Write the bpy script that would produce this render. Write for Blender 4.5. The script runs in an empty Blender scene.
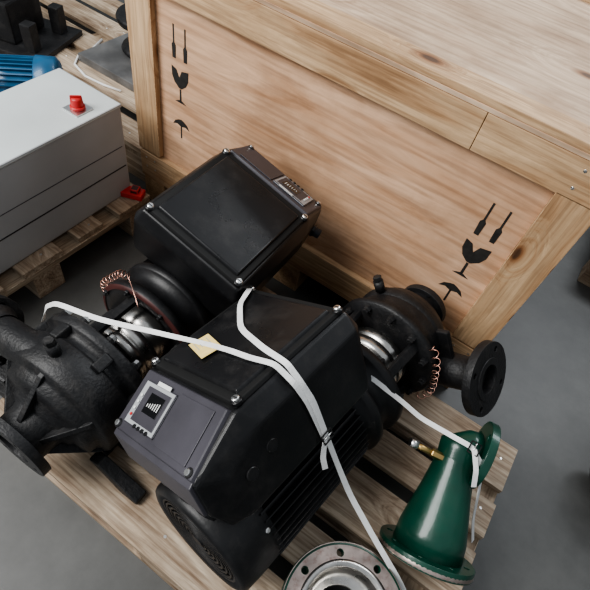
import bpy, bmesh, math, random
from mathutils import Matrix, Vector, Euler
random.seed(3)
pi=math.pi
COL=bpy.context.scene.collection
# ---------------------------------------------------------------- materials
def newmat(name):
    m=bpy.data.materials.new(name); m.use_nodes=True
    nt=m.node_tree; b=nt.nodes['Principled BSDF']
    return m,nt,b
def plain(name,col,rough=.5,metal=0,var=.15,scale=12,bump=0.0,bscale=80,coat=0,dust=None,dustamt=.3):
    m,nt,b=newmat(name); N=nt.nodes; L=nt.links
    tc=N.new('ShaderNodeTexCoord'); nz=N.new('ShaderNodeTexNoise'); nz.inputs['Scale'].default_value=scale; nz.inputs['Detail'].default_value=6
    L.new(tc.outputs['Object'],nz.inputs['Vector'])
    r=N.new('ShaderNodeValToRGB'); r.color_ramp.elements[0].position=.35; r.color_ramp.elements[1].position=.68
    r.color_ramp.elements[0].color=tuple(c*(1-var) for c in col)+(1,)
    r.color_ramp.elements[1].color=tuple(min(1,c*(1+var)) for c in col)+(1,)
    L.new(nz.outputs['Fac'],r.inputs['Fac'])
    out=r.outputs['Color']
    if dust:
        n2=N.new('ShaderNodeTexNoise'); n2.inputs['Scale'].default_value=scale*2.3; n2.inputs['Detail'].default_value=10; n2.inputs['Roughness'].default_value=.7
        L.new(tc.outputs['Object'],n2.inputs['Vector'])
        r2=N.new('ShaderNodeValToRGB'); r2.color_ramp.elements[0].position=.5; r2.color_ramp.elements[1].position=.75
        r2.color_ramp.elements[0].color=(0,0,0,1); r2.color_ramp.elements[1].color=(dustamt,)*3+(1,)
        L.new(n2.outputs['Fac'],r2.inputs['Fac'])
        mx=N.new('ShaderNodeMixRGB'); mx.inputs['Color2'].default_value=dust+(1,)
        L.new(r2.outputs['Color'],mx.inputs['Fac']); L.new(out,mx.inputs['Color1']); out=mx.outputs['Color']
    L.new(out,b.inputs['Base Color'])
    rr=N.new('ShaderNodeMapRange'); rr.inputs['To Min'].default_value=max(.05,rough-.08); rr.inputs['To Max'].default_value=min(1,rough+.1)
    L.new(nz.outputs['Fac'],rr.inputs['Value']); L.new(rr.outputs['Result'],b.inputs['Roughness'])
    b.inputs['Metallic'].default_value=metal
    if coat: b.inputs['Coat Weight'].default_value=coat
    if bump:
        n3=N.new('ShaderNodeTexNoise'); n3.inputs['Scale'].default_value=bscale; n3.inputs['Detail'].default_value=4
        L.new(tc.outputs['Object'],n3.inputs['Vector'])
        bp=N.new('ShaderNodeBump'); bp.inputs['Strength'].default_value=bump; bp.inputs['Distance'].default_value=.003
        L.new(n3.outputs['Fac'],bp.inputs['Height']); L.new(bp.outputs['Normal'],b.inputs['Normal'])
    return m
def wood(name,c1,c2,stretch=(1.2,14,14),dist=1.2,rough=.65,kscale=3.0,con=.8,warp=1.2,kr0=.05,dirt=.5,band=.88):
    """grain runs along the axis with the smallest stretch; knots bend the grain round them"""
    m,nt,b=newmat(name); N=nt.nodes; L=nt.links
    ax=list(stretch).index(min(stretch)); oth=[k for k in range(3) if k!=ax]
    tc=N.new('ShaderNodeTexCoord')
    sp=N.new('ShaderNodeSeparateXYZ'); L.new(tc.outputs['Object'],sp.inputs[0])
    sm=N.new('ShaderNodeMath'); sm.operation='ADD'; L.new(sp.outputs[oth[0]],sm.inputs[0]); L.new(sp.outputs[oth[1]],sm.inputs[1])
    a1=N.new('ShaderNodeMath'); a1.operation='MULTIPLY'; a1.inputs[1].default_value=.6; L.new(sp.outputs[ax],a1.inputs[0])
    a2=N.new('ShaderNodeMath'); a2.operation='MULTIPLY'; a2.inputs[1].default_value=1.3; L.new(sm.outputs[0],a2.inputs[0])
    cb=N.new('ShaderNodeCombineXYZ'); L.new(a1.outputs[0],cb.inputs[0]); L.new(a2.outputs[0],cb.inputs[1])
    v=N.new('ShaderNodeTexVoronoi'); v.voronoi_dimensions='2D'; v.inputs['Scale'].default_value=kscale; L.new(cb.outputs[0],v.inputs['Vector'])
    mp=N.new('ShaderNodeMapping'); mp.inputs['Scale'].default_value=stretch
    L.new(tc.outputs['Object'],mp.inputs['Vector'])
    kr=N.new('ShaderNodeMapRange'); kr.interpolation_type='SMOOTHSTEP'; kr.inputs['From Min'].default_value=0; kr.inputs['From Max'].default_value=.34; kr.inputs['To Min'].default_value=warp; kr.inputs['To Max'].default_value=0
    L.new(v.outputs['Distance'],kr.inputs['Value'])
    ad=N.new('ShaderNodeVectorMath'); ad.operation='ADD'; L.new(mp.outputs['Vector'],ad.inputs[0]); L.new(kr.outputs['Result'],ad.inputs[1])
    nz=N.new('ShaderNodeTexNoise'); nz.inputs['Scale'].default_value=1.5; nz.inputs['Detail'].default_value=8; nz.inputs['Roughness'].default_value=.6; nz.inputs['Distortion'].default_value=dist
    L.new(ad.outputs['Vector'],nz.inputs['Vector'])
    bd=N.new('ShaderNodeMath'); bd.operation='MULTIPLY'; bd.inputs[1].default_value=34; L.new(nz.outputs['Fac'],bd.inputs[0])
    sn=N.new('ShaderNodeMath'); sn.operation='SINE'; L.new(bd.outputs[0],sn.inputs[0])
    mr=N.new('ShaderNodeMapRange'); mr.inputs['From Min'].default_value=-1; mr.inputs['From Max'].default_value=1; mr.inputs['To Min'].default_value=band; mr.inputs['To Max'].default_value=1.0
    L.new(sn.outputs[0],mr.inputs['Value'])
    r=N.new('ShaderNodeValToRGB'); e=r.color_ramp.elements
    e[0].position=.36; e[0].color=c2+(1,); e[1].position=.62; e[1].color=c1+(1,)
    mid=e.new(.5); mid.color=tuple((a*.65+b_*.35) for a,b_ in zip(c1,c2))+(1,)
    L.new(nz.outputs['Fac'],r.inputs['Fac'])
    m0=N.new('ShaderNodeMixRGB'); m0.blend_type='MULTIPLY'; m0.inputs['Fac'].default_value=1; L.new(r.outputs['Color'],m0.inputs['Color1']); L.new(mr.outputs['Result'],m0.inputs['Color2'])
    mp2=N.new('ShaderNodeMapping'); mp2.inputs['Scale'].default_value=tuple(s*6 if s>3 else s*2.5 for s in stretch)
    L.new(tc.outputs['Object'],mp2.inputs['Vector'])
    n2=N.new('ShaderNodeTexNoise'); n2.inputs['Scale'].default_value=2; n2.inputs['Detail'].default_value=6
    L.new(mp2.outputs['Vector'],n2.inputs['Vector'])
    r2=N.new('ShaderNodeValToRGB'); r2.color_ramp.elements[0].position=.36; r2.color_ramp.elements[0].color=(.55,.48,.42,1); r2.color_ramp.elements[1].position=.55; r2.color_ramp.elements[1].color=(1,1,1,1)
    L.new(n2.outputs['Fac'],r2.inputs['Fac'])
    mx=N.new('ShaderNodeMixRGB'); mx.blend_type='MULTIPLY'; mx.inputs['Fac'].default_value=con
    L.new(m0.outputs['Color'],mx.inputs['Color1']); L.new(r2.outputs['Color'],mx.inputs['Color2'])
    out=mx.outputs['Color']
    n4=N.new('ShaderNodeTexNoise'); n4.inputs['Scale'].default_value=3.2; n4.inputs['Detail'].default_value=9; n4.inputs['Roughness'].default_value=.65
    L.new(tc.outputs['Object'],n4.inputs['Vector'])
    r4=N.new('ShaderNodeValToRGB'); r4.color_ramp.elements[0].position=.36; r4.color_ramp.elements[0].color=(.62,.55,.48,1); r4.color_ramp.elements[1].position=.56; r4.color_ramp.elements[1].color=(1,1,1,1)
    L.new(n4.outputs['Fac'],r4.inputs['Fac'])
    m4=N.new('ShaderNodeMixRGB'); m4.blend_type='MULTIPLY'; m4.inputs['Fac'].default_value=dirt
    L.new(out,m4.inputs['Color1']); L.new(r4.outputs['Color'],m4.inputs['Color2']); out=m4.outputs['Color']
    r3=N.new('ShaderNodeValToRGB'); r3.color_ramp.elements[0].position=kr0*.7; r3.color_ramp.elements[0].color=(.13,.07,.04,1); r3.color_ramp.elements[1].position=kr0*2.4; r3.color_ramp.elements[1].color=(1,1,1,1)
    kk=r3.color_ramp.elements.new(kr0*1.2); kk.color=(.50,.33,.21,1)
    L.new(v.outputs['Distance'],r3.inputs['Fac'])
    m3=N.new('ShaderNodeMixRGB'); m3.blend_type='MULTIPLY'; m3.inputs['Fac'].default_value=.9
    L.new(out,m3.inputs['Color1']); L.new(r3.outputs['Color'],m3.inputs['Color2']); out=m3.outputs['Color']
    L.new(out,b.inputs['Base Color'])
    b.inputs['Roughness'].default_value=rough
    bp=N.new('ShaderNodeBump'); bp.inputs['Strength'].default_value=.3; bp.inputs['Distance'].default_value=.002
    L.new(n2.outputs['Fac'],bp.inputs['Height']); L.new(bp.outputs['Normal'],b.inputs['Normal'])
    return m
M={}
M['ply']=wood('plywood_panel',(.76,.50,.33),(.58,.34,.20),stretch=(.9,5.5,5.5),dist=1.6,kscale=1.9,con=.55,warp=1.0,kr0=.016,band=.92,dirt=.6)
M['plytop']=wood('plywood_lid',(.66,.50,.36),(.48,.33,.22),stretch=(.9,5.5,5.5),dist=1.4,kscale=2.2,con=.55,warp=1.0,kr0=.03,band=.92,dirt=.7)
M['railx']=wood('pine_rail',(.66,.46,.28),(.46,.28,.15),stretch=(1.1,13,13),kscale=4.2,con=.6,kr0=.06)
M['railz']=wood('pine_post',(.66,.46,.28),(.46,.28,.15),stretch=(13,13,1.1),kscale=4.2,con=.6,kr0=.05)
M['raily']=wood('pine_side',(.60,.41,.24),(.42,.26,.14),stretch=(13,1.1,13),kscale=4.2,con=.6,kr0=.05)
M['pal']=wood('pallet_wood',(.56,.46,.35),(.29,.21,.145),stretch=(1.5,13,13),kscale=2.8,kr0=.04,dirt=.9)
M['paly']=wood('pallet_wood_cross',(.46,.37,.27),(.25,.18,.12),stretch=(13,1.5,13),kscale=2.8,kr0=.04,dirt=.9)
M['black']=plain('black_plastic',(.007,.007,.008),.36,0,.3,9,bump=.05,bscale=250,dust=(.12,.11,.10),dustamt=.12)
M['lid']=plain('black_lid_gloss',(.008,.008,.009),.27,0,.3,6,bump=.03,bscale=200,dust=(.15,.14,.13),dustamt=.16)
M['seam']=plain('black_seam',(.003,.003,.003),.7)
M['cast']=plain('black_cast_iron',(.010,.010,.011),.50,.0,.3,14,bump=.5,bscale=140,dust=(.10,.09,.08),dustamt=.25)
M['motor']=plain('black_motor_paint',(.008,.008,.009),.46,0,.3,14,bump=.15,bscale=120,dust=(.1,.09,.08),dustamt=.15)
M['gpanel']=plain('charcoal_panel',(.056,.053,.064),.40,0,.15,10,bump=.05,bscale=200)
M['screen']=plain('display_glass',(.004,.004,.005),.12,0,.1)
M['white']=plain('white_print',(.7,.7,.68),.5,0,.05)
M['steel']=plain('machined_steel',(.66,.64,.61),.28,1,.12,30)
M['steelface']=plain('machined_flange_face',(.52,.43,.39),.34,.9,.25,22,bump=.05,dust=(.22,.08,.06),dustamt=.75)
M['zinc']=plain('zinc_bolt',(.75,.75,.74),.3,1,.1,30)
M['dark']=plain('dark_bore',(.01,.01,.01),.7)
M['green']=plain('green_paint',(.003,.050,.031),.32,0,.25,10,bump=.15,bscale=90,coat=.3,dust=(.03,.06,.04),dustamt=.35)
M['redrim']=plain('red_primer',(.06,.016,.014),.5,0,.3,20)
M['copper']=plain('copper_wire',(.72,.42,.34),.3,1,.1)
M['brass']=plain('brass',(.6,.42,.18),.3,1,.15)
M['strap']=plain('white_strap',(.78,.78,.77),.45,0,.06,40,bump=.3,bscale=300)
M['yellow']=plain('yellow_label',(.80,.62,.24),.5,0,.1,60)
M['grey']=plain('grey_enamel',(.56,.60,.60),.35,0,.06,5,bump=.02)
M['greyf']=plain('grey_enamel_shaded',(.38,.39,.40),.42,0,.08,5)  # cabinet enamel again, darkened: shade of the sides put into the colour
M['red']=plain('red_plastic',(.5,.03,.03),.4,0,.1)
M['blue']=plain('blue_motor_paint',(.012,.095,.20),.4,0,.2,12,coat=.2)
M['rubber']=plain('rubber',(.02,.022,.028),.6,0,.2)
M['splate']=plain('steel_plate',(.20,.20,.20),.45,.5,.3,8,dust=(.3,.28,.25),dustamt=.3)
M['ink']=plain('stencil_ink',(.02,.018,.016),.75,0,.4,60)
M['wall']=plain('wall_cladding',(.45,.46,.46),.6,0,.08,2)
# concrete floor
m,nt,b=newmat('concrete_floor'); N=nt.nodes; L=nt.links
tc=N.new('ShaderNodeTexCoord')
n1=N.new('ShaderNodeTexNoise'); n1.inputs['Scale'].default_value=1.4; n1.inputs['Detail'].default_value=9; n1.inputs['Roughness'].default_value=.6
n2=N.new('ShaderNodeTexNoise'); n2.inputs['Scale'].default_value=18; n2.inputs['Detail'].default_value=10; n2.inputs['Roughness'].default_value=.7
L.new(tc.outputs['Object'],n1.inputs['Vector']); L.new(tc.outputs['Object'],n2.inputs['Vector'])
r1=N.new('ShaderNodeValToRGB'); r1.color_ramp.elements[0].position=.3; r1.color_ramp.elements[0].color=(.050,.050,.048,1); r1.color_ramp.elements[1].position=.7; r1.color_ramp.elements[1].color=(.125,.125,.120,1)
r2=N.new('ShaderNodeValToRGB'); r2.color_ramp.elements[0].position=.3; r2.color_ramp.elements[0].color=(.82,.82,.82,1); r2.color_ramp.elements[1].position=.65; r2.color_ramp.elements[1].color=(1.0,1.0,1.0,1)
L.new(n1.outputs['Fac'],r1.inputs['Fac']); L.new(n2.outputs['Fac'],r2.inputs['Fac'])
mx=N.new('ShaderNodeMixRGB'); mx.blend_type='MULTIPLY'; mx.inputs['Fac'].default_value=1
L.new(r1.outputs['Color'],mx.inputs['Color1']); L.new(r2.outputs['Color'],mx.inputs['Color2']); L.new(mx.outputs['Color'],b.inputs['Base Color'])
b.inputs['Roughness'].default_value=.42
bp=N.new('ShaderNodeBump'); bp.inputs['Strength'].default_value=.04; bp.inputs['Distance'].default_value=.003
L.new(n2.outputs['Fac'],bp.inputs['Height']); L.new(bp.outputs['Normal'],b.inputs['Normal'])
M['floor']=m
# ---------------------------------------------------------------- geometry builder
def AX(loc,d=(0,1,0),roll=0):
    d=Vector(d).normalized()
    q=d.to_track_quat('Z','Y')
    return Matrix.Translation(Vector(loc))@q.to_matrix().to_4x4()@Matrix.Rotation(roll,4,'Z')
class G:
    def __init__(s,name,parent=None,loc=(0,0,0),rot=(0,0,0)):
        s.name=name; s.bm=bmesh.new(); s.mats=[]; s.parent=parent; s.loc=loc; s.rot=rot
    def mi(s,m):
        m=M[m]
        if m not in s.mats: s.mats.append(m)
        return s.mats.index(m)
    def faces(s,vs,fs,m,mtx=None,smooth=False):
        i=s.mi(m); bv=[s.bm.verts.new((mtx@Vector(v)) if mtx else v) for v in vs]
        out=[]
        for f in fs:
            try:
                fc=s.bm.faces.new([bv[k] for k in f]); fc.material_index=i; fc.smooth=smooth; out.append(fc)
            except ValueError: pass
        return bv,out
    def box(s,c,size,m,bev=0,rot=None,mtx=None):
        x,y,z=[a/2 for a in size]
        T=Matrix.Translation(Vector(c))
        if rot: T=T@Euler(rot).to_matrix().to_4x4()
        if mtx: T=mtx@T
        vs=[(-x,-y,-z),(x,-y,-z),(x,y,-z),(-x,y,-z),(-x,-y,z),(x,-y,z),(x,y,z),(-x,y,z)]
        fs=[(0,3,2,1),(4,5,6,7),(0,1,5,4),(1,2,6,5),(2,3,7,6),(3,0,4,7)]
        bv,of=s.faces(vs,fs,m,T)
        if bev: s.bevel(of,bev)
        return of
    def bevel(s,of,w,seg=2):
        es=set(e for f in of for e in f.edges)
        bmesh.ops.bevel(s.bm,geom=list(es),offset=w,segments=seg,profile=.6,affect='EDGES')
    def hull(s,pts,m,bev=0,seg=2,mtx=None):
        tb=bmesh.new()
        for p in pts: tb.verts.new(p)
        bmesh.ops.convex_hull(tb,input=tb.verts)
        bmesh.ops.dissolve_limit(tb,angle_limit=.02,verts=tb.verts,edges=tb.edges)
        bmesh.ops.recalc_face_normals(tb,faces=tb.faces)
        if bev: bmesh.ops.bevel(tb,geom=list(tb.edges),offset=bev,segments=seg,profile=.6,affect='EDGES')
        tb.verts.index_update()
        vs=[v.co.copy() for v in tb.verts]
        fs=[[v.index for v in f.verts] for f in tb.faces]
        tb.free()
        return s.faces(vs,fs,m,mtx)
    def lathe(s,prof,m,mtx=None,n=48,smooth=True,closed=False,mm=None):
        vs=[];k=len(prof)
        for j in range(n):
            a=2*pi*j/n
            for r,z in prof: vs.append((r*math.cos(a),r*math.sin(a),z))
        i0=s.mi(m); bv=[s.bm.verts.new((mtx@Vector(v)) if mtx else v) for v in vs]
        for j in range(n):
            jn=(j+1)%n
            for q in range(k if closed else k-1):
                q2=(q+1)%k
                try:
                    f=s.bm.faces.new([bv[j*k+q],bv[jn*k+q],bv[jn*k+q2],bv[j*k+q2]])
                    f.material_index=s.mi(mm[q]) if mm else i0; f.smooth=smooth
                except ValueError: pass
    def disc(s,R,z0,z1,m,mtx=None,n=48,ch=.002):
        s.lathe([(0.0001,z0),(R-ch,z0),(R,z0+ch),(R,z1-ch),(R-ch,z1),(0.0001,z1)],m,mtx,n,smooth=False)
    def ring(s,R,r,z0,z1,m,mtx=None,n=48,ch=.0015):
        s.lathe([(r,z0),(R-ch,z0),(R,z0+ch),(R,z1-ch),(R-ch,z1),(r,z1)],m,mtx,n,smooth=False,closed=True)
    def hexes(s,n,R,z0,z1,r,m,mtx=None,off=0,seg=6,nut=True):
        for j in range(n):
            a=off+2*pi*j/n
            T=Matrix.Translation((R*math.cos(a),R*math.sin(a),0))
            T=(mtx@T) if mtx else T
            s.disc(r,z0,z1,m,T,seg,ch=r*.15)
            if nut: s.disc(r*.55,z1-.0005,z1+r*.7,m,T,10,ch=r*.1)
    def tube(s,path,rad,m,n=14,cap=True,up=(0,0,1)):
        P=[Vector(p) for p in path]; rs=rad if isinstance(rad,(list,tuple)) else [rad]*len(P)
        i=s.mi(m); rings=[]; nrm=None
        for k,p in enumerate(P):
            t=(P[min(k+1,len(P)-1)]-P[max(k-1,0)]).normalized()
            if nrm is None:
                u=Vector(up)
                if abs(u.dot(t))>.95: u=Vector((1,0,0))
                nrm=(u-t*u.dot(t)).normalized()
            else: nrm=(nrm-t*nrm.dot(t)).normalized()
            b=t.cross(nrm)
            rings.append([s.bm.verts.new(p+(nrm*math.cos(2*pi*j/n)+b*math.sin(2*pi*j/n))*rs[k]) for j in range(n)])
        for k in range(len(rings)-1):
            for j in range(n):
                f=s.bm.faces.new([rings[k][j],rings[k][(j+1)%n],rings[k+1][(j+1)%n],rings[k+1][j]]); f.material_index=i; f.smooth=True
        if cap:
            for rg in (rings[0][::-1],rings[-1]):
                f=s.bm.faces.new(rg); f.material_index=i
    def poly(s,pts,m,mtx,h=.001):
        n=len(pts); vs=[(x,y,0) for x,y in pts]+[(x,y,h) for x,y in pts]
        fs=[tuple(range(n-1,-1,-1)),tuple(range(n,2*n))]+[(k,(k+1)%n,n+(k+1)%n,n+k) for k in range(n)]
        s.faces(vs,fs,m,mtx)
    def ribbon(s,pts,nrms,w,m,th=.0014,sub=6):
        P=[Vector(p) for p in pts]; Nn=[Vector(n).normalized() for n in nrms]
        Q=[];QN=[]
        for k in range(len(P)-1):
            for j in range(sub):
                f=j/sub; Q.append(P[k].lerp(P[k+1],f)); QN.append(Nn[k].lerp(Nn[k+1],f).normalized())
        Q.append(P[-1]);QN.append(Nn[-1])
        for _ in range(2):
            Q=[Q[0]]+[(Q[k-1]+Q[k]*2+Q[k+1])/4 for k in range(1,len(Q)-1)]+[Q[-1]]
        i=s.mi(m); rows=[]
        for k,p in enumerate(Q):
            t=(Q[min(k+1,len(Q)-1)]-Q[max(k-1,0)]).normalized(); n=QN[k]; n=(n-t*n.dot(t)).normalized(); b=t.cross(n)
            rows.append([s.bm.verts.new(p+b*sx*w/2+n*sz*th/2) for sx,sz in ((-1,-1),(1,-1),(1,1),(-1,1))])
        for k in range(len(rows)-1):
            for j in range(4):
                f=s.bm.faces.new([rows[k][j],rows[k][(j+1)%4],rows[k+1][(j+1)%4],rows[k+1][j]]); f.material_index=i
        for rg in (rows[0][::-1],rows[-1]): 
            f=s.bm.faces.new(rg); f.material_index=i
    def done(s,recalc=True):
        if recalc: bmesh.ops.recalc_face_normals(s.bm,faces=s.bm.faces)
        me=bpy.data.meshes.new(s.name); s.bm.to_mesh(me); s.bm.free()
        for m in s.mats: me.materials.append(m)
        o=bpy.data.objects.new(s.name,me); COL.objects.link(o)
        o.location=s.loc; o.rotation_euler=s.rot
        if s.parent: o.parent=s.parent
        return o
def empty(name,loc=(0,0,0),rot=(0,0,0),parent=None,mode='XYZ'):
    e=bpy.data.objects.new(name,None); COL.objects.link(e); e.location=loc; e.rotation_mode=mode; e.rotation_euler=rot
    e.empty_display_size=.1
    if parent: e.parent=parent
    return e
def flange(name,R,r,th,nh,hr,hR,mat,matface,mtx,parent):
    cu=bpy.data.curves.new(name,'CURVE'); cu.dimensions='2D'; cu.fill_mode='BOTH'; cu.extrude=th/2; cu.bevel_depth=.0012
    def circ(cx,cy,rr,n):
        sp=cu.splines.new('POLY'); sp.points.add(n-1); sp.use_cyclic_u=True
        for k in range(n):
            a=2*pi*k/n; sp.points[k].co=(cx+rr*math.cos(a),cy+rr*math.sin(a),0,1)
    circ(0,0,R,64); circ(0,0,r,48)
    for j in range(nh):
        a=2*pi*(j+.5)/nh; circ(hR*math.cos(a),hR*math.sin(a),hr,14)
    t=bpy.data.objects.new('tmp',cu); COL.objects.link(t)
    me=bpy.data.meshes.new_from_object(t.evaluated_get(bpy.context.evaluated_depsgraph_get()))
    bpy.data.objects.remove(t)
    me.materials.clear(); me.materials.append(M[mat]); me.materials.append(M[matface])
    for p in me.polygons:
        p.material_index=1 if abs(p.normal.z)>.9 and p.center.z>0 else 0
    me.transform(mtx)
    o=bpy.data.objects.new(name,me); COL.objects.link(o); o.parent=parent
    return o
# ---------------------------------------------------------------- building shell
g=G('floor'); g.box((0,1,-.05),(14,14,.1),'floor'); g.done()
def wall(name,c,size,ax):
    g=G(name); g.box(c,size,'wall')
    L=max(size[0],size[1]); n=int(L/.4)
    for k in range(n):
        o=-L/2+.2+k*.4
        if ax=='x': g.box((c[0]+o,c[1]-size[1]/2-.012,c[2]),(.08,.024,size[2]),'wall')
        else: g.box((c[0]+(size[0]/2+.012)*(1 if c[0]<0 else -1),c[1]+o,c[2]),(.024,.08,size[2]),'wall')
    g.done()
wall('wall_back',(0,8.05,2.25),(14.2,.1,4.5),'x')
wall('wall_left',(-7.05,1,2.25),(.1,14,4.5),'y')
wall('wall_right',(7.05,1,2.25),(.1,14,4.5),'y')
# ---------------------------------------------------------------- pallets
def pallet(name,x0,x1,y0,y1,z1=.144,rot=0,bw=None):
    cx,cy=(x0+x1)/2,(y0+y1)/2; Lx,Ly=x1-x0,y1-y0
    g=G(name,loc=(cx,cy,0),rot=(0,0,rot))
    ws=bw or [.145,.10,.145,.10,.145]
    tot=sum(ws); gp=(Ly-tot)/(len(ws)-1); y=-Ly/2
    for w in ws:
        g.box((random.uniform(-.004,.004),y+w/2,z1-.011),(Lx+random.uniform(-.008,.008),w,.022),'pal',.002,rot=(0,0,random.uniform(-.003,.003))); y+=w+gp
    for x in (-Lx/2+.0725,0,Lx/2-.0725):
        g.box((x,0,z1-.033),(.145,Ly,.022),'paly',.002)
        for yy in (-Ly/2+.05,0,Ly/2-.05):
            g.box((x,yy,(z1-.044+.022)/2),(.145,.1,z1-.066),'pal',.002)
    for yy in (-Ly/2+.05,0,Ly/2-.05):
        g.box((0,yy,.011),(Lx,.1,.022),'pal',.002)
    y=-Ly/2
    for w in ws:
        for x in (-Lx/2+.0725,0,Lx/2-.0725):
            for dx in (-.04,.04):
                g.disc(.004,z1-.001,z1+.0008,'zinc',Matrix.Translation((x+dx,y+w/2+dx*.4,0)),8,ch=.0004)
        y+=w+gp
    return g.done()
pallet('wooden_pallet',-.80,.40,.115,.925)
# ---------------------------------------------------------------- crate
CX0,CX1,CY0,CY1,CZ0,CZ1=-1.205,.18,1.08,2.0,.14,.92
cr=empty('wooden_crate',(0,0,0))
g=G('panels',cr)
g.box(((CX0+CX1)/2,CY0+.027,(CZ0+CZ1)/2),(CX1-CX0-.01,.01,CZ1-CZ0-.02),'ply')
g.box(((CX0+CX1)/2,CY1-.027,(CZ0+CZ1)/2),(CX1-CX0-.01,.01,CZ1-CZ0-.02),'ply')
for x in (CX0+.027,CX1-.027): g.box((x,(CY0+CY1)/2,(CZ0+CZ1)/2),(.01,CY1-CY0-.06,CZ1-CZ0-.02),'ply')
g.box(((CX0+CX1)/2,(CY0+CY1)/2+.0,CZ1-.006),(CX1-CX0,CY1-CY0,.012),'plytop',.0015)
g.done()
g=G('frame',cr)
rw=.095
JX=-.13
for y in (CY0+.011,CY1-.011):
    g.box(((CX0+JX)/2,y,CZ1-.013-rw/2),(JX-CX0-.0015,.022,rw),'railx',.002)
    g.box(((CX1+JX)/2,y,CZ1-.013-rw/2),(CX1-JX-.0015,.022,rw),'railx',.002)
    g.box(((CX0+CX1)/2,y,CZ0+rw/2),(CX1-CX0,.022,rw),'railx',.002)
    for x in (CX0+rw/2,CX1-.105/2): g.box((x,y,(CZ0+CZ1)/2),(.1,.022,CZ1-CZ0-2*rw-.015),'railz',.002)
for y in (CY0+.037,CY1-.037): g.box(((CX0+CX1)/2,y,CZ1+.009),(CX1-CX0,.074,.018),'railx',.002)
for x in (CX0+.011,CX1-.011):
    for z in (CZ1-.013-rw/2,CZ0+rw/2): g.box((x,(CY0+CY1)/2,z),(.0215,CY1-CY0-.046,rw),'raily',.002)
    for y in (CY0+.022+rw/2,CY1-.022-rw/2): g.box((x,y,(CZ0+CZ1)/2),(.0215,rw,CZ1-CZ0-2*rw-.015),'railz',.002)
for x in (CX0+.03,CX0+.07,CX1-.03,CX1-.08):
    for z in (CZ1-.035,CZ1-.08,CZ0+.03,CZ0+.07):
        g.disc(.004,0,.001,'zinc',AX((x,CY0,z),(0,-1,0)),8,ch=.0003)
g.done()
g=G('base_skids',cr)
g.box(((CX0+CX1)/2,(CY0+CY1)/2,CZ0-.011),(CX1-CX0,CY1-CY0,.022),'railx',.002)
for x in (CX0+.06,(CX0+CX1)/2,CX1-.06):
    g.box((x,(CY0+CY1)/2,(CZ0-.022)/2),(.1,CY1-CY0,CZ0-.022),'raily',.003)
g.done()
g=G('stencil_marks',cr)
def stencil(cx,z_arrow,z_glass,z_umb,s=1,dxa=0):
    T=lambda x,z:Matrix.Translation((x,CY0+.022,z))@Matrix.Rotation(pi/2,4,'X')@Matrix.Scale(s,4)
    for dx in (-.022,.022):
        t=T(cx+dx+dxa,z_arrow)
        g.poly([(-.0025,-.045),(.0025,-.045),(.0025,.045),(-.0025,.045)],'ink',t,.0006)
        g.poly([(-.006,-.05),(.006,-.05),(.0075,-.012),(.003,-.005),(-.003,-.005),(-.0075,-.012)],'ink',t,.0007)
    t=T(cx,z_glass)
    g.poly([(-.032,.058),(-.014,.052),(-.003,.030),(.006,.052),(.032,.058),(.031,.03),(.022,.010),(.005,-.004),(-.005,-.004),(-.022,.010),(-.031,.03)],'ink',t,.0006)
    g.poly([(-.003,-.006),(.003,-.006),(.0035,-.045),(-.0035,-.045)],'ink',t,.0006)
    g.poly([(-.022,-.052),(-.006,-.044),(.006,-.044),(.022,-.052)],'ink',t,.0006)
    t=T(cx,z_umb)
    g.poly([(-.034,-.004),(-.024,.012),(-.010,.020),(0,.023),(.010,.020),(.024,.012),(.034,-.004),(.017,.003),(0,-.003),(-.017,.003)],'ink',t,.0006)
    g.poly([(-.0025,.0),(.0025,.0),(.0025,-.045),(-.0025,-.045)],'ink',t,.0006)
stencil(-1.02,.69,.55,.41,1.05)
stencil(.002,.655,.51,.385,1.12)
g.done()
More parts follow.
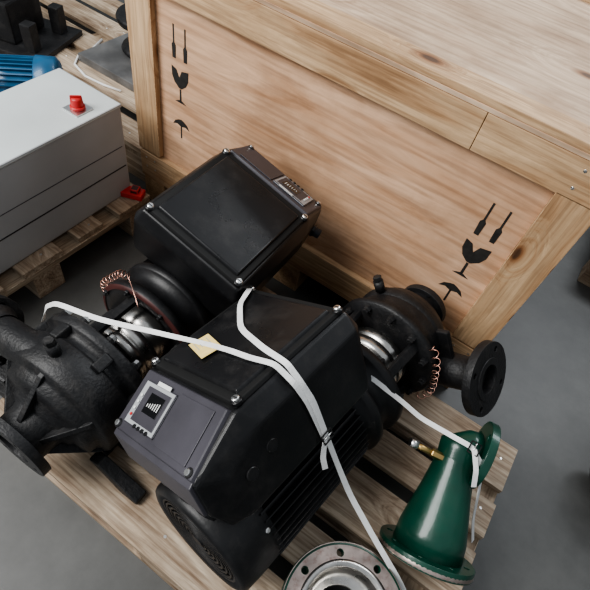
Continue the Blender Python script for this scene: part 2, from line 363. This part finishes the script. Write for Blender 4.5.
# ---------------------------------------------------------------- pumps
def pump(loc,yaw,roll,side,casing_tilt=0,red=False,cop=(0,1,.15,.5,.08),sfl=.098,csc=1.0,cz=0,cy=.74,vz=1,bell=False,dfl=.085,nk=0):
    root=empty('electric_pump',loc,(0,0,yaw))
    tilt=empty('tilt_frame',(0,0,0),(0,roll,0),root)
    g=G('drive_housing',tilt)
    W=.137
    pts=[]
    for sx in (-1,1):
        pts+=[(sx*(W+.004),.128,.300),(sx*(W+.004),.432,.300),(sx*.163,.150,.262),(sx*.163,.425,.262),
              (sx*.138,.010,.242),(sx*.138,.010,.165),(sx*.155,.060,.215),(sx*.158,.075,.112),(sx*.158,.42,.112),(sx*.150,.445,.262),(sx*.14,.035,.112)]
    g.hull(pts,'black',.006,3)
    g.done()
    g=G('drive_lid',tilt)
    g.hull([(sx*x,y,z) for sx in (-1,1) for x,y,z in [(W,.134,.300),(W,.428,.300),(W-.003,.137,.309),(W-.003,.425,.309)]],'seam',.002)
    g.hull([(sx*x,y,z) for sx in (-1,1) for x,y,z in [(.122,.152,.305),(.122,.412,.305),(.118,.157,.316),(.118,.407,.316)]],'lid',.004,3)
    for sx in (-1,1):
        for y in (.143,.420):
            T=Matrix.Translation((sx*(W-.006),y,0))
            g.disc(.0105,.304,.311,'black',T,20,ch=.001); g.disc(.0075,.309,.317,'zinc',T,16,ch=.0015); g.box((sx*(W-.006),y,.3172),(.011,.0016,.0012),'dark')
    g.done()
    g=G('control_panel',tilt)
    p0=Vector((0,.012,.2445)); p1=Vector((0,.128,.302)); sl=math.atan2(p1.z-p0.z,p1.y-p0.y); ln=(p1-p0).length
    T=Matrix.Translation(p0)@Matrix.Rotation(sl,4,'X')
    g.hull([(sx*x,y,z) for sx in (-1,1) for x,y,z in [(.136,.0,-.004),(.132,ln,-.004),(.133,.003,.006),(.129,ln-.003,.006)]],'gpanel',.003,3,T)
    g.hull([(sx*.133,y,z) for sx in (-1,1) for y,z in [(.0135,.168),(.0035,.170),(.0035,.238),(.0135,.244)]],'gpanel',.002,2)
    g.box((-.055,ln*.5,.008),(.105,.088,.005),'greyf',.002,mtx=T)
    g.box((-.050,ln*.5,.0105),(.080,.070,.002),'gpanel',.0008,mtx=T)
    g.box((-.045,ln*.55,.0115),(.050,.040,.002),'screen',.0005,mtx=T)
    for k in range(6): g.box((-.062+k*.007,ln*.52+k*.0008,.0128),(.0022,.006+k*.002,.0008),'white',mtx=T)
    g.box((-.045,ln*.86,.0122),(.045,.008,.001),'white',mtx=T)
    for k in range(4): g.disc(.003,.011,.0135,'white' if k else 'red',T@Matrix.Translation((-.095,ln*.3+k*.013,0)),12,ch=.0006)
    for k in range(4): g.disc(.0042,.011,.0135,'black',T@Matrix.Translation((-.065+k*.014,ln*.18,0)),12,ch=.0006)
    g.box((.055,ln*.5,.0075),(.105,ln-.03,.002),'gpanel',.0008,mtx=T)
    for sx in (-1,1):
        t=T@Matrix.Translation((sx*.122,.012,0)); g.disc(.009,.004,.008,'black',t,16,ch=.001); g.disc(.0062,.007,.0125,'zinc',t,12,ch=.001)
    g.done()
    g=G('cable_glands',tilt)
    for x,r in ((-.085,.013),(-.03,.013),(.04,.018),(.095,.018)):
        t=AX((x,.028,.140),(0,-1,-.45)); g.disc(r*1.3,-.012,.004,'black',t,20); g.disc(r*1.4,.002,.009,'black',t,6,ch=.002); g.lathe([(r*1.2,.009),(r*1.1,.014),(r*.7,.016),(r*.65,.010),(.0001,.010)],'black',t,20)
    for y,z in ((.10,.19),(.155,.205)):
        t=AX((.160,y,z),(1,0,.1)); g.disc(.013,-.004,.003,'black',t,24,ch=.001)
    t=AX((-.15,.06,.20),(-1,-.2,0)); g.disc(.018,-.01,.012,'black',t,8); g.disc(.014,.01,.03,'rubber',t,20)
    g.done()
    g=G('motor_body',root)
    n=48; prof=[]
    T=AX((0,.095,0),(0,1,0))
    for j in range(n):
        a=2*pi*j/n; da=2*pi/n; rr=.138
        for f,r in ((-.5,.115),(-.14,.115),(-.09,rr),(.09,rr),(.14,.115)):
            prof.append((r*math.cos(a+f*da),r*math.sin(a+f*da)))
    k=len(prof); Ln=.30
    vs=[(x,y,0) for x,y in prof]+[(x,y,Ln) for x,y in prof]
    g.faces(vs,[(q,(q+1)%k,k+(q+1)%k,k+q) for q in range(k)],'motor',T)
    g.disc(.120,-.002,Ln+.002,'motor',T,48)
    g.done()
    g=G('fan_cover',root)
    T=AX((0,0,0),(0,1,0))
    g.lathe([(.1,.004),(.122,.0),(.130,.004),(.134,.012),(.136,.05),(.1355,.105),(.131,.106),(.131,.02),(.1,.012),(.1,.004)],'motor',T,64,closed=True)
    for r in (.022,.034,.046,.058,.070,.082,.094,.104): g.lathe([(r-.0024,.003),(r+.0024,.003),(r+.0024,.008),(r-.0024,.008)],'motor',T,56,closed=True)
    for j in range(8):
        a=2*pi*j/8; g.box((.062*math.cos(a),.006,.062*math.sin(a)),(.09,.004,.005),'motor',rot=(0,-a,0))
    g.disc(.016,.001,.008,'motor',T,24); g.disc(.10,.035,.04,'dark',T,32)
    for j in range(7):
        a=2*pi*j/7; g.box((.055*math.cos(a),.025,.055*math.sin(a)),(.08,.018,.003),'seam',rot=(0.5,-a,0))
    for j in range(4):
        a=pi/4+pi/2*j; t=AX((.134*math.cos(a),.09,.134*math.sin(a)),(math.cos(a),0,math.sin(a))); g.disc(.006,-.002,.004,'zinc',t,6)
    g.done()
    g=G('motor_flange_drum',root)
    T=AX((0,.39,0),(0,1,0))
    g.lathe([(.10,.0),(.118,.004),(.120,.02),(.140,.030),(.146,.034),(.146,.050),(.142,.054),(.130,.057),(.126,.100),(.144,.108),(.148,.112),(.148,.130),(.144,.134),(.120,.136),(.085,.122),(.06,.122)],'motor',T,64)
    if red: g.lathe([(.1482,.130),(.146,.1345),(.136,.1365)],'redrim',T,64)
    g.hexes(8,.136,.134,.142,.008,'motor',T,off=.3)
    g.done()
    g=G('shaft_coupling',root)
    T=AX((0,.51,0),(0,1,0))
    g.lathe([(.03,.0),(.074,.002),(.078,.006),(.078,.050),(.073,.052),(.073,.058),(.088,.060),(.088,.088),(.084,.090),(.084,.094),(.088,.096),(.088,.118),(.076,.120),(.066,.122),(.066,.145)],'steel',T,56)
    for j in range(4):
        a=pi/4+j*pi/2; g.disc(.006,-.001,.004,'zinc',AX((.080*math.cos(a),.535,.080*math.sin(a)),(math.cos(a),0,math.sin(a))),6)
    g.done()
    g=G('lantern_bars',root)
    for j in range(4):
        a=j*pi/2+(.62 if not bell else .2); g.hull([(x,y,z) for x,y,z in [(-.013,.51,.108),(.013,.51,.108),(-.013,.51,.122),(.013,.51,.122),(-.013,.66,.114),(.013,.66,.114),(-.013,.66,.128),(.013,.66,.128)]],'cast',.003,2,Matrix.Rotation(a,4,'Y'))
    g.done()
    g=G('copper_capillary',root)
    a0,a1,R0,y0,dy=cop
    pts=[]
    nn=160
    for k in range(nn+1):
        tt=k/nn; a=a0+(a1-a0)*tt
        R=R0+.009*math.cos(tt*2*pi*10)+.004*math.sin(tt*9); y=y0+.009*math.sin(tt*2*pi*10)+dy*tt+.004*math.sin(tt*7)
        pts.append((R*math.cos(a),y,R*math.sin(a)))
    if bell:
        for q in range(1,9):
            a=a1+(q/8)*.5; pts.append(((R0+.004-.02*q/8)*math.cos(a),y+.006*q,(R0+.004-.02*q/8)*math.sin(a)))
    g.tube(pts,.0013,'copper',6)
    g.done()
    cs=empty('casing_frame',(0,cy,cz),(0,casing_tilt,0),root); cs.scale=(csc,1,csc)
    g=G('pump_casing',cs)
    T=AX((0,0,0),(0,1,0))
    if bell:
        g.lathe([(.06,-.105),(.120,-.105),(.147,-.100),(.150,-.096),(.150,-.078),(.147,-.074),(.136,-.070),(.133,-.052),(.140,-.046),(.146,-.040),(.147,-.0),(.146,.030),(.141,.036),(.128,.040),(.122,.046),(.118,.062),(.100,.070),(.082,.074),(.078,.082),(.064,.088),(.060,.10),(.058,.14)],'cast',T,64)
        for j in range(6):
            a=2*pi*j/6+.3; g.hull([(x,y,z) for z in (-.006,.006) for x,y in ((.055,.075),(.140,.03),(.055,.125),(.135,.045))],'cast',.002,2,Matrix.Rotation(a,4,'Y'))
        for j in range(8):
            a=2*pi*j/8+.1; g.hull([(x,y,z) for z in (-.012,.012) for x,y in ((.125,-.075),(.152,-.075),(.125,-.035),(.152,-.035))],'cast',.004,2,Matrix.Rotation(a,4,'Y'))
    else:
        g.lathe([(.06,-.095),(.120,-.095),(.152,-.088),(.156,-.084),(.156,-.070),(.150,-.066),(.138,-.058),(.134,-.03),(.128,.02),(.115,.045),(.08,.062),(.062,.075),(.056,.12)],'cast',T,64)
    g.hexes(12,.138,-.108 if bell else -.102,-.098 if bell else -.088,.0105,'cast',T,nut=False)
    g.hexes(12,.138,-.118 if bell else -.110,-.106 if bell else -.098,.0085,'zinc' if bell else 'cast',T,nut=False)
    path=[];rad=[]
    nn=40; ro=.012 if bell else 0
    for k in range(nn+1):
        f=k/nn; a=math.radians(60)-f*math.radians(330); r=.026+.022*f-ro; R=.100+ .002*f
        path.append((side*R*math.cos(a),0.0,vz*R*math.sin(a))); rad.append(r)
    for q in (.03,.07,.11,.15,.185+nk):
        path.append((side*q,0,vz*.102)); rad.append((.048 if q<.16 else .044)-ro*.5)
    g.tube(path,rad,'cast',24,up=(0,1,0))
    g.box((side*.1,-.0,.03*vz),(.12,.016,.12),'cast',.004)
    g.tube([(-.02*side,-.01,.140),(-.02*side,-.01,.170)],.014,'cast',12); g.disc(.012,.0,.014,'cast',AX((-.02*side,-.01,.17),(0,0,1)),6)
    if bell:
        for a in (-.10,.42):
            g.hull([(x,y,z) for x in (.125,.190) for y in (.01,.07) for z in (-.016,.016)],'cast',.006,2,Matrix.Rotation(a,4,'Y'))
            g.disc(.011,-.022,.026,'cast',Matrix.Rotation(a,4,'Y')@Matrix.Translation((.173,.040,0)),6)
            g.disc(.007,.024,.036,'cast',Matrix.Rotation(a,4,'Y')@Matrix.Translation((.173,.040,0)),12)
    g.done()
    flange('discharge_flange',dfl,.040,.020,4,.009,dfl-.018,'cast','cast',AX((side*(.20+nk),0,vz*.102),(side,0,0)),cs)
    g=G('discharge_neck',cs); t=AX((side*(.178+nk),0,vz*.102),(side,0,0)); g.lathe([(.044,-.02),(.047,.0),(.056,.012)],'cast',t,32); g.ring(.058,.040,.030,.036,'cast',t,48); g.lathe([(.040,.036),(.040,.0),(.036,-.03),(.0001,-.03)],'dark',t,32); g.done()
    sy=.148 if bell else .120
    flange('suction_flange',sfl,.046,.018,8 if sfl>.09 else 4,.009,sfl-.017,'cast','cast',AX((0,sy,0),(0,1,0)),cs)
    g=G('suction_bore',cs); t=AX((0,sy-.015,0),(0,1,0)); g.lathe([(.046,.024),(.042,-.02),(.0001,-.02)],'dark',t,32); g.done()
    return root,tilt,cs
A,At,Ac=pump((-.148,.175,.34),-.126,-.594,1,casing_tilt=-.62,vz=-1,cop=(-.5,.9,.162,.655,.0),sfl=.072,csc=.97,cz=-.0,dfl=.098,nk=.040)
B,Bt,Bc=pump((-.606,1.012,.300),pi+.02,-.255,1,casing_tilt=.22,red=True,cop=(.1,1.2,.160,.50,.0),sfl=.085,csc=1.08,cz=.018,cy=.765,bell=True,dfl=.070)
for root,h in ((A,.34-.144),(B,.300-.144)):
    g=G('support_feet',root)
    g.hull([(sx*x,y,z) for sx in (-1,1) for x,y,z in [(.05,.70,-.08),(.05,.78,-.08),(.085,.70,-h+.014),(.085,.78,-h+.014)]],'cast',.004)
    g.box((0,.74,-h+.009),(.22,.10,.015),'cast',.003)
    g.box((0,.30,-h+.009),(.20,.10,.015),'cast',.003)
    for sx in (-1,1): g.hull([(sx*x,y,z) for x,y,z in [(.05,.27,-.09),(.05,.33,-.09),(.07,.27,-.09),(.07,.33,-.09),(.075,.27,-h+.01),(.095,.27,-h+.01),(.075,.33,-h+.01),(.095,.33,-h+.01)]],'cast',.003)
    if root is B:
        for sx in (-1,1):
            g.hull([(sx*x,y,z) for x,y,z in [(.10,.80,-.10),(.10,.83,-.10),(.13,.80,-.09),(.13,.83,-.09),(.20,.80,-h+.004),(.25,.80,-h+.004),(.20,.835,-h+.004),(.25,.835,-h+.004),(.25,.80,-h+.02),(.25,.835,-h+.02)]],'cast',.003)
    g.done()
g=G('yellow_label',At,loc=(-.045,.215,.3215),rot=(0,0,-.25)); g.box((0,0,0),(.072,.046,.001),'yellow'); 
for k in range(4): g.box((-.012,-.014+k*.009,.0008),(.034-.008*(k%2),.0014,.0003),'greyf')
g.done()
# ---------------------------------------------------------------- straps
st=empty('tie_down_strap')
g=G('webbing',st)
nl=(-.5,-.1,.84); nr=(.8,-.15,.6); nu=(.2,-.4,.9)
g.ribbon([(-.78,.335,.34),(-.75,.34,.42),(-.71,.346,.463),(-.60,.37,.475),(-.379,.42,.553),(-.328,.42,.588),(-.278,.418,.622),(-.230,.413,.654),(-.182,.417,.680),(-.136,.416,.664),(-.102,.422,.622),(-.048,.426,.533)],[(-.6,0,.8),nu,nu,nu,nl,nl,nl,nl,(0,0,1),nr,nr,nr],.0115,'strap')
g.ribbon([(-.42,.66,.42),(-.395,.64,.50),(-.372,.612,.545),(-.357,.555,.560),(-.303,.483,.598),(-.222,.444,.655),(-.166,.432,.680),(-.128,.428,.657),(-.096,.432,.618),(-.046,.430,.536),(.002,.434,.445),(.055,.429,.370),(.152,.408,.30),(.25,.388,.235),(.34,.36,.158)],[(-.4,.6,.4),(-.4,.6,.5),(-.3,.3,.8),nl,nl,nl,(0,0,1),nr,nr,nr,nr,nu,nu,nu,nu],.0125,'strap')
g.ribbon([(-.043,.420,.534),(-.03,.405,.50),(-.015,.400,.475)],[nr,(.7,-.6,.3),(.7,-.6,.3)],.0115,'strap')
g.done()
def buckle(name,parent,loc,t,n):
    t=Vector(t).normalized(); n=Vector(n).normalized(); n=(n-t*n.dot(t)).normalized(); b=t.cross(n)
    mt=Matrix((( b.x,t.x,n.x,loc[0]),(b.y,t.y,n.y,loc[1]),(b.z,t.z,n.z,loc[2]),(0,0,0,1)))
    g=G(name,parent)
    w,l=.013,.011
    for y in (-l,0,l):
        P=[mt@Vector((-w,y,.003)),mt@Vector((w,y,.003))]; g.tube(P,.0016,'seam' if y else 'zinc',8)
    for x in (-w,w): g.tube([mt@Vector((x,-l,.003)),mt@Vector((x,l,.003))],.0016,'seam',8)
    g.done()
buckle('wire_buckle',st,(-.046,.430,.537),(.55,.05,-.83),nr)
st2=empty('tie_down_strap.001')
g=G('webbing',st2)
g.ribbon([(-.075,.655,.44),(-.036,.648,.460),(0,.652,.448),(.045,.661,.428),(.10,.66,.415),(.179,.660,.425),(.225,.660,.432),(.262,.640,.420),(.290,.622,.36),(.335,.612,.24),(.378,.608,.152)],[nu,nu,nu,nu,nu,nu,nu,(.8,-.3,.5),(.9,-.2,.3),(.9,-.2,.3),(.9,-.2,.3)],.0115,'strap')
g.ribbon([(.228,.655,.437),(.252,.62,.425),(.268,.60,.395)],[nu,(.5,-.7,.4),(.5,-.7,.4)],.0115,'strap')
g.done()
buckle('wire_buckle',st2,(.228,.658,.435),(1,0,.1),nu)
# ---------------------------------------------------------------- green reducer elbow
gr=empty('green_pipe_reducer',(.268,.475,.243),(.58,0,.28))
g=G('reducer_body',gr)
path=[(0,.01,0),(0,.05,.0),(0,.09,.0),(0,.14,.0),(0,.19,.0),(0,.225,0),(.008,.245,.0),(.025,.255,.0),(.04,.256,.0)]
g.tube(path,[.080,.077,.069,.058,.049,.044,.043,.042,.042],'green',36)
g.lathe([(.044,-.02),(.046,.02),(.046,.034),(.040,.040),(.0001,.040)],'green',AX((0,.225,0),(0,1,0)),32)
g.disc(.010,.0,.03,'brass',AX((-.035,.215,.02),(-1,.1,.1)),6)
g.tube([(-.055,.217,.022),(-.085,.220,.026),(-.10,.222,.03)],.007,'brass',12)
g.tube([(-.10,.222,.03),(-.118,.224,.033)],.010,'zinc',8)
g.done()
flange('wide_flange',.108,.066,.018,8,.008,.090,'green','steelface',AX((0,0,0),(0,-1,0)),gr)
g=G('wide_flange_bore',gr); g.lathe([(.066,.010),(.062,-.03),(.0001,-.03)],'dark',AX((0,0,0),(0,-1,0)),40)
g.lathe([(.1092,-.001),(.1097,.005),(.1085,.0108),(.10,.0112)],'steelface',AX((0,0,0),(0,-1,0)),56); g.done()
flange('narrow_flange',.078,.035,.016,4,.009,.060,'green','green',AX((.05,.25,.0),(1,-.1,.1)),gr)
# ---------------------------------------------------------------- round flange piece facing up
pf=empty('green_flanged_pipe',(.172,.262,.146))
flange('top_flange',.135,.092,.020,8,.009,.113,'green','steelface',AX((0,0,.10),(.05,-.03,1)),pf)
g=G('pipe_body',pf)
g.lathe([(.12,0),(.12,.014),(.10,.02),(.096,.04),(.098,.08),(.100,.094)],'green',None,56)
T=AX((0,0,.10),(.05,-.03,1))
g.lathe([(.1355,-.011),(.1365,-.008),(.1365,.007),(.133,.0117),(.129,.0117)],'green',T,64)
g.lathe([(.101,.010),(.101,.0125),(.088,.0125),(.086,.0),(.082,-.02),(.070,-.035),(.058,-.037),(.055,-.042),(.055,-.09),(.0001,-.09)],'steel',T,64,mm=['steel']*7+['dark','dark'])
g.done()
# ---------------------------------------------------------------- grey control cabinet + its pallet
pallet('wooden_pallet.001',-1.95,-1.09,.10,1.0,rot=-.03)
cb=empty('grey_control_cabinet',(-1.275,.60,.146),(0,0,.0))
g=G('cabinet_body',cb)
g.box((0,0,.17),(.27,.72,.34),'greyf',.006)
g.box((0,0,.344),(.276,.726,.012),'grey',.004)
g.box((.1362,0,.12),(.002,.70,.003),'dark')
g.box((.1362,0,.20),(.0016,.69,.0015),'gpanel')
g.done()
g=G('isolator_switch',cb)
g.box((.075,.25,.3525),(.062,.062,.004),'zinc',.001)
g.disc(.022,.354,.364,'red',Matrix.Translation((.075,.25,0)),28)
g.lathe([(.0175,.362),(.0165,.385),(.012,.389),(.0001,.389)],'red',Matrix.Translation((.075,.25,0)),20)
g.hull([(.060,.238,.366),(.086,.266,.366),(.064,.234,.366),(.090,.262,.366),(.062,.240,.396),(.085,.264,.396),(.065,.236,.396),(.088,.260,.396)],'red',.002)
g.done()
g=G('red_plastic_clamp',loc=(-1.115,.945,.1452),rot=(0,0,.4))
g.box((0,0,.012),(.08,.045,.024),'red',.005); g.box((.01,.0,.03),(.03,.03,.018),'redrim',.004); g.done()
# ---------------------------------------------------------------- blue motor behind
bl=empty('blue_motor',(-1.60,.86,.40),(0,0,2.35))
g=G('body',bl); T=AX((0,-.15,0),(0,1,0)); n=30; prof=[]
for j in range(n):
    a=2*pi*j/n; da=2*pi/n
    for f,r in ((-.5,.072),(-.16,.072),(-.1,.086),(.1,.086),(.16,.072)): prof.append((r*math.cos(a+f*da),r*math.sin(a+f*da)))
k=len(prof)
g.faces([(x,y,0) for x,y in prof]+[(x,y,.24) for x,y in prof],[(q,(q+1)%k,k+(q+1)%k,k+q) for q in range(k)],'blue',T)
g.lathe([(.0001,-.04),(.075,-.04),(.088,-.03),(.09,.03),(.08,.035),(.076,.0),(.076,.24),(.095,.245),(.1,.25),(.1,.265),(.05,.27),(.0001,.27)],'blue',T,40)
g.box((0,-.03,-.165),(.12,.16,.172),'blue',.006)
g.done()
# ---------------------------------------------------------------- background pallet with plate and castings
pallet('wooden_pallet.002',-2.75,-1.26,1.14,1.95,z1=.16,bw=[.12,.12,.12,.12,.12])
g=G('steel_plate',loc=(-1.62,1.60,.1605),rot=(0,0,0)); g.box((0,0,.03),(.56,.40,.012),'splate',.003); g.box((0,-.19,.012),(.56,.02,.024),'splate',.002); g.box((0,.19,.012),(.56,.02,.024),'splate',.002); g.done()
g=G('black_pump_casting',loc=(-1.72,1.66,.1975))
g.lathe([(.0001,0),(.12,0),(.125,.01),(.12,.02),(.07,.04),(.06,.09),(.075,.12),(.13,.13),(.135,.15),(.13,.16),(.06,.16),(.05,.13),(.0001,.13)],'cast',None,40)
g.tube([(.04,0,.08),(.12,.0,.09),(.17,.0,.12)],.035,'cast',16)
g.done()
g=G('black_machine_stand',loc=(-2.22,1.34,.161),rot=(0,0,.3))
g.box((0,0,.012),(.44,.34,.024),'cast',.004)
g.box((-.05,0,.11),(.24,.22,.17),'cast',.01)
g.box((.15,.1,.08),(.05,.05,.12),'cast',.005); g.box((.15,-.1,.08),(.05,.05,.12),'cast',.005)
g.lathe([(.0001,0),(.09,0),(.095,.01),(.095,.20),(.085,.21),(.0001,.21)],'motor',AX((-.16,0,.24),(1,0,0)),32)
g.done()
g=G('white_cable'); g.tube([(-1.97,1.60,.166),(-1.93,1.50,.166),(-1.925,1.42,.166),(-1.88,1.36,.166),(-1.78,1.33,.166),(-1.68,1.34,.166),(-1.60,1.36,.166)],.005,'strap',8); g.done()
pallet('wooden_pallet.003',.42,1.42,1.93,2.73)
g=G('rubber_wheel',loc=(.70,1.06,.10),rot=(0,0,.6))
g.lathe([(.045,-.018),(.075,-.022),(.095,-.018),(.10,0),(.095,.018),(.075,.022),(.045,.018)],'rubber',AX((0,0,0),(1,0,0)),40,closed=True)
g.disc(.046,-.014,.014,'greyf',AX((0,0,0),(1,0,0)),24); g.disc(.014,-.03,.03,'zinc',AX((0,0,0),(1,0,0)),16); g.done()
# ---------------------------------------------------------------- light
w=bpy.data.worlds.new('World'); bpy.context.scene.world=w; w.use_nodes=True
w.node_tree.nodes['Background'].inputs['Color'].default_value=(.88,.94,1,1); w.node_tree.nodes['Background'].inputs['Strength'].default_value=.47
def area(name,loc,target,size,power,col=(1,1,1)):
    l=bpy.data.lights.new(name,'AREA'); l.shape='RECTANGLE'; l.size,l.size_y=size; l.energy=power; l.color=col
    o=bpy.data.objects.new(name,l); COL.objects.link(o); o.location=loc
    o.rotation_euler=(Vector(target)-Vector(loc)).to_track_quat('-Z','Y').to_euler(); return o
area('skylight_lamp',(-2.6,-1.6,3.6),(-.6,.7,.3),(2.4,3.0),275,(1,.99,.97))
area('skylight_lamp.001',(.4,4.2,3.6),(0,1,.3),(3,1.2),100,(.92,.96,1))
try: bpy.context.scene.view_settings.look='AgX - Medium High Contrast'
except Exception: pass
# ---------------------------------------------------------------- camera
cam=bpy.data.cameras.new('camera'); co=bpy.data.objects.new('camera',cam); COL.objects.link(co)
cam.sensor_width=36; cam.lens=506/590*36; cam.clip_start=.01
R=Matrix(((.8169,-.5229,.2439,0),(.5568,.6,-.575,0),(.1544,.6051,.7811,1.45),(0,0,0,1)))
co.matrix_world=R
bpy.context.scene.camera=co
